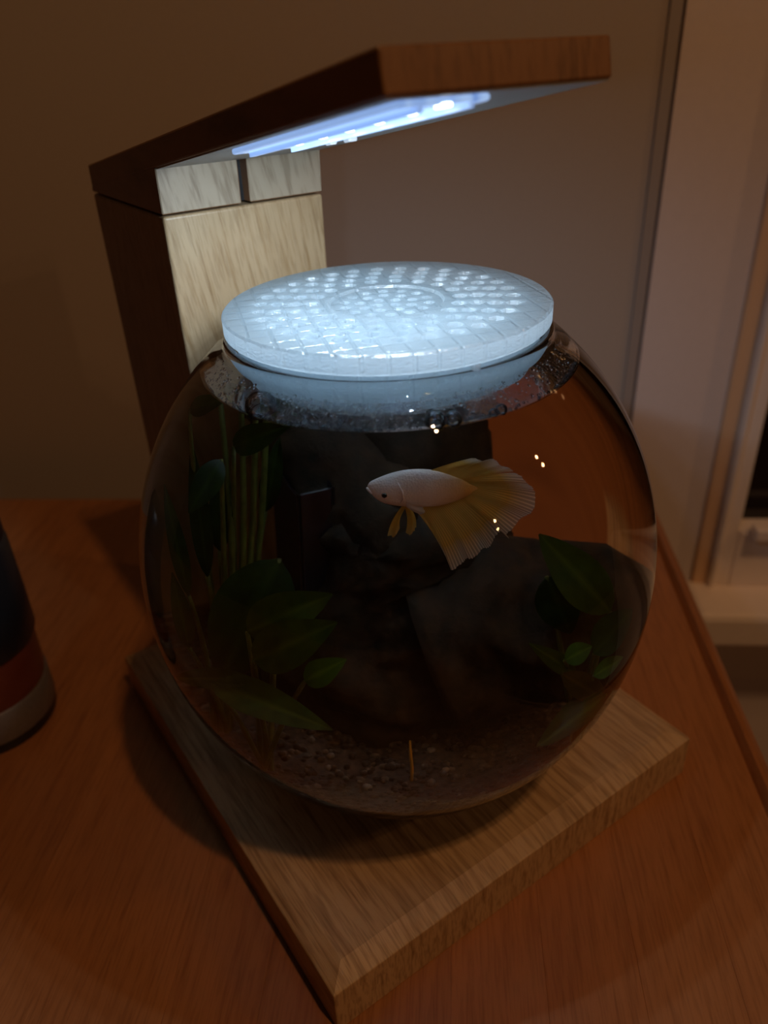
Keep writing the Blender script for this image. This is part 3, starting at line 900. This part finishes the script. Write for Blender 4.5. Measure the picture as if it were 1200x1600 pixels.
make_fin('ventral_fin', [(326, 376), (352, 382)], [(330, 552), (352, 560), (388, 520)], M_fin2, 0.0006, 1.0, 0.0006, 0.0016, (14, 0), nr=16, jag=6, seed=7)
make_fin('pectoral_fin', [(338, 330), (342, 362)], [(425, 352), (440, 372), (420, 394)], M_fin3, 0.0004, 1.0, -0.0030, -0.0046, (0, 4), nr=18, jag=5, seed=8)
# eyes, mouth and gill edge
M_iris = plain('fish_iris', (0.30, 0.22, 0.17), 0.2)
M_pupil = plain('fish_pupil', (0.006, 0.005, 0.005), 0.08)
sv, sf = sphere_uv(18, 12)
for sgn in (-1, 1):
    hw = 44 * PXU
    c = FP(227, 299, sgn * hw * 0.90)
    eye = mesh_obj('eye', [c + p * (17 * PXU) for p in sv], sf, M_iris, fish, True)
    cp = c + fay * (sgn * 7.5 * PXU)
    pu = mesh_obj('pupil', [cp + p * (13.5 * PXU) - Vector(FO) for p in sv], sf, M_pupil, eye, True, loc=(0, 0, 0))
mv, mf = tube([FP(160, 300, -22 * PXU), FP(143, 286, -9 * PXU), FP(139, 281, 0), FP(143, 286, 9 * PXU), FP(160, 300, 22 * PXU)], [5 * PXU, 8 * PXU, 9 * PXU, 8 * PXU, 5 * PXU], 8)
mesh_obj('lip', mv, mf, M_fish, fish, True)
gv, gf = tube([FP(300, 232, -50 * PXU), FP(322, 275, -58 * PXU), FP(326, 315, -57 * PXU), FP(306, 352, -42 * PXU)], [2 * PXU, 5 * PXU, 5 * PXU, 2 * PXU], 8)
mesh_obj('gill_edge', gv, gf, M_fish, fish, True)

# ------------------------------------------------------------------ bubbles at the water line
BUB = []
def bubble(x, y, r, label):
    a = math.atan2(y - BY, x - BX)
    rad = min(math.hypot(x - BX, y - BY), er(WATER_Z, WALL) - r * 1.02 - 0.0008)
    c = Vector((BX + rad * math.cos(a), BY + rad * math.sin(a), WATER_Z + r * 0.12))
    o = mesh_obj('bubble', [p * r for p in sv], sf, M_bubble, None, True)
    o.location = c
    BUB.append((BX + er(WATER_Z, WALL) * math.cos(a), BY + er(WATER_Z, WALL) * math.sin(a), r))
    tag(o, label, 'bubble', 'air bubbles at the water line')
    return o
bubble(0.0345, 0.0725, 0.0050, 'largest air bubble, alone at the left front of the water line')
bubble(0.0692, 0.0250, 0.0034, 'left of the two touching air bubbles at the front water line')
bubble(0.0745, 0.0225, 0.0028, 'right of the two touching air bubbles at the front water line')
bubble(0.0880, 0.0190, 0.0016, 'small air bubble right of the touching pair at the water line')
bubble(0.0912, 0.0188, 0.0020, 'second small air bubble right of the touching pair at the water line')
v, f = [], []
iv2, jf2 = ico(2)
rng = random.Random(11)
for _ in range(420):
    a = rng.choice([rng.gauss(-2.45, 0.22), rng.gauss(-0.95, 0.25), rng.uniform(-3.3, 0.2)])
    r = rng.uniform(0.00018, 0.00060)
    rad = er(WATER_Z, WALL) - r * 1.2 - abs(rng.gauss(0, 0.0006))
    z = WATER_Z + rng.uniform(0.0000, 0.0010)
    c = Vector((BX + rad * math.cos(a), BY + rad * math.sin(a), z))
    s = len(v); v.extend(c + p * r for p in iv); f.extend(tuple(i + s for i in t) for t in jf)
M_foam = plain('foam', (0.75, 0.8, 0.85), 0.15)
foam = mesh_obj('foam', v, f, M_bubble, None, True)
tag(foam, 'fringe of tiny bubbles along the water line of the bowl', 'foam', kind='stuff')
v, f = [], []
for _ in range(1100):
    a = rng.uniform(-math.pi * 1.15, 0.5); z = rng.uniform(WATER_Z + 0.001, 0.2215)
    r = rng.choice([rng.uniform(0.00008, 0.0003), rng.uniform(0.0002, 0.0007)])
    ri = er(z, WALL + 0.00005)
    c = Vector((BX + ri * math.cos(a), BY + ri * math.sin(a), z))
    n = Vector(((c.x - BX) / RH ** 2, (c.y - BY) / RH ** 2, (z - BZ) / RV ** 2)).normalized()
    c = c - n * (r * 0.30)
    s = len(v)
    for p in iv2:
        q = p * r
        q = q - n * (q.dot(n) * 0.65)
        v.append(c + q)
    f.extend(tuple(i + s for i in t) for t in jf2)
cond = mesh_obj('condensation', v, f, M_drop, None, True)
tag(cond, 'water droplets clinging to the glass between water line and rim', 'droplets', kind='stuff')

# pale film added on the glass, imitating the lid's reflection in the water
def bright_film_mat():
    m, nt, out = new_mat('bright_film')
    tc = N(nt, 'ShaderNodeTexCoord')
    nz = N(nt, 'ShaderNodeTexNoise'); nz.inputs['Scale'].default_value = 420; nz.inputs['Detail'].default_value = 5; nz.inputs['Distortion'].default_value = 1.5
    vo = N(nt, 'ShaderNodeTexVoronoi'); vo.inputs['Scale'].default_value = 330; vo.feature = 'DISTANCE_TO_EDGE'
    for n in (nz, vo): nt.links.new(tc.outputs['Object'], n.inputs['Vector'])
    at = N(nt, 'ShaderNodeAttribute'); at.attribute_name = 'bright_film'
    a = ramp(nt, nz.outputs['Fac'], [(0.30, (0.25, 0.25, 0.25)), (0.62, (0.85, 0.85, 0.85))])
    b = ramp(nt, vo.outputs['Distance'], [(0.0, (1, 1, 1)), (0.10, (0.55, 0.55, 0.55))])
    m1 = N(nt, 'ShaderNodeMath', operation='MULTIPLY'); nt.links.new(a, m1.inputs[0]); nt.links.new(b, m1.inputs[1])
    m2 = N(nt, 'ShaderNodeMath', operation='MULTIPLY'); nt.links.new(m1.outputs[0], m2.inputs[0]); nt.links.new(at.outputs['Fac'], m2.inputs[1])
    tp = N(nt, 'ShaderNodeBsdfTransparent'); tl = N(nt, 'ShaderNodeBsdfTranslucent'); tl.inputs[0].default_value = (0.95, 0.97, 0.99, 1)
    mx = N(nt, 'ShaderNodeMixShader')
    nt.links.new(m2.outputs[0], mx.inputs[0]); nt.links.new(tp.outputs[0], mx.inputs[1]); nt.links.new(tl.outputs[0], mx.inputs[2])
    nt.links.new(mx.outputs[0], out.inputs[0]); return m
v, f, mv_ = [], [], []
na, nz_ = 60, 10
for i in range(na + 1):
    a = math.radians(-168 + (-86 + 168) * i / na)
    for j in range(nz_ + 1):
        z = WATER_Z + 0.0003 + (0.2210 - WATER_Z - 0.0003) * j / nz_
        r = er(z, WALL + 0.00012)
        v.append((BX + r * math.cos(a), BY + r * math.sin(a), z))
        e = min(i, na - i) / na
        near = min(math.hypot(v[-1][0] - bx_, v[-1][1] - by_) / (br_ * 2.2) for bx_, by_, br_ in BUB)
        mv_.append(min(1.0, e / 0.07) * min(1.0, max(0.0, near - 0.75) * 2.5) * 0.75)
for i in range(na):
    for j in range(nz_):
        q = i * (nz_ + 1) + j
        f.append((q, q + nz_ + 1, q + nz_ + 2, q + 1))
bright_film = mesh_obj('bright_film', v, f, bright_film_mat(), None, True)
bright_film.data.attributes.new('bright_film', 'FLOAT', 'POINT').data.foreach_set('value', mv_)
tag(bright_film, 'pale film added to brighten the glass under the front of the lid', 'bright_film', kind='stuff')

# ------------------------------------------------------------------ grinder at the left edge
GX, GY = -0.0704, 0.2523
gr = thing('spice_grinder', 'black cylindrical grinder with red band and grey metal base', 'grinder', (GX, GY, 0.0))
M_red = plain('red_band', (0.13, 0.026, 0.010), 0.3)
M_steel = plain('brushed_grey', (0.20, 0.185, 0.18), 0.4, metallic=0.4, noise_amt=0.08, nscale=500)
def gpart(name, prof, mat): return fix_normals(mesh_obj(name, *lathe(prof, 64, GX, GY), mat, gr, True))
def flat(o):
    m = o.modifiers.new('edge', 'EDGE_SPLIT'); m.split_angle = math.radians(35); return o
flat(gpart('foot_ring', [(0, 0), (0.0322, 0), (0.0328, 0.001), (0.0328, 0.0066), (0, 0.0066)], M_black))
flat(gpart('metal_base', [(0, 0.0067), (0.0334, 0.0067), (0.0337, 0.0075), (0.0337, 0.0245), (0.0328, 0.0258), (0, 0.0258)], M_steel))
flat(gpart('coloured_band', [(0, 0.0258), (0.0325, 0.0258), (0.0332, 0.030), (0.0335, 0.0560), (0, 0.0560)], M_red))
flat(gpart('black_barrel', [(0, 0.0540), (0.0345, 0.0540), (0.0353, 0.0555), (0.0357, 0.075), (0.0357, 0.108), (0.0340, 0.1115), (0, 0.1115)], M_black))
flat(gpart('cap', [(0, 0.1116), (0.0345, 0.1116), (0.0352, 0.1130), (0.0352, 0.142), (0.032, 0.147), (0.012, 0.149), (0, 0.149)], M_black))

for o in list(bpy.data.objects):
    if '_base' in o: del o['_base']
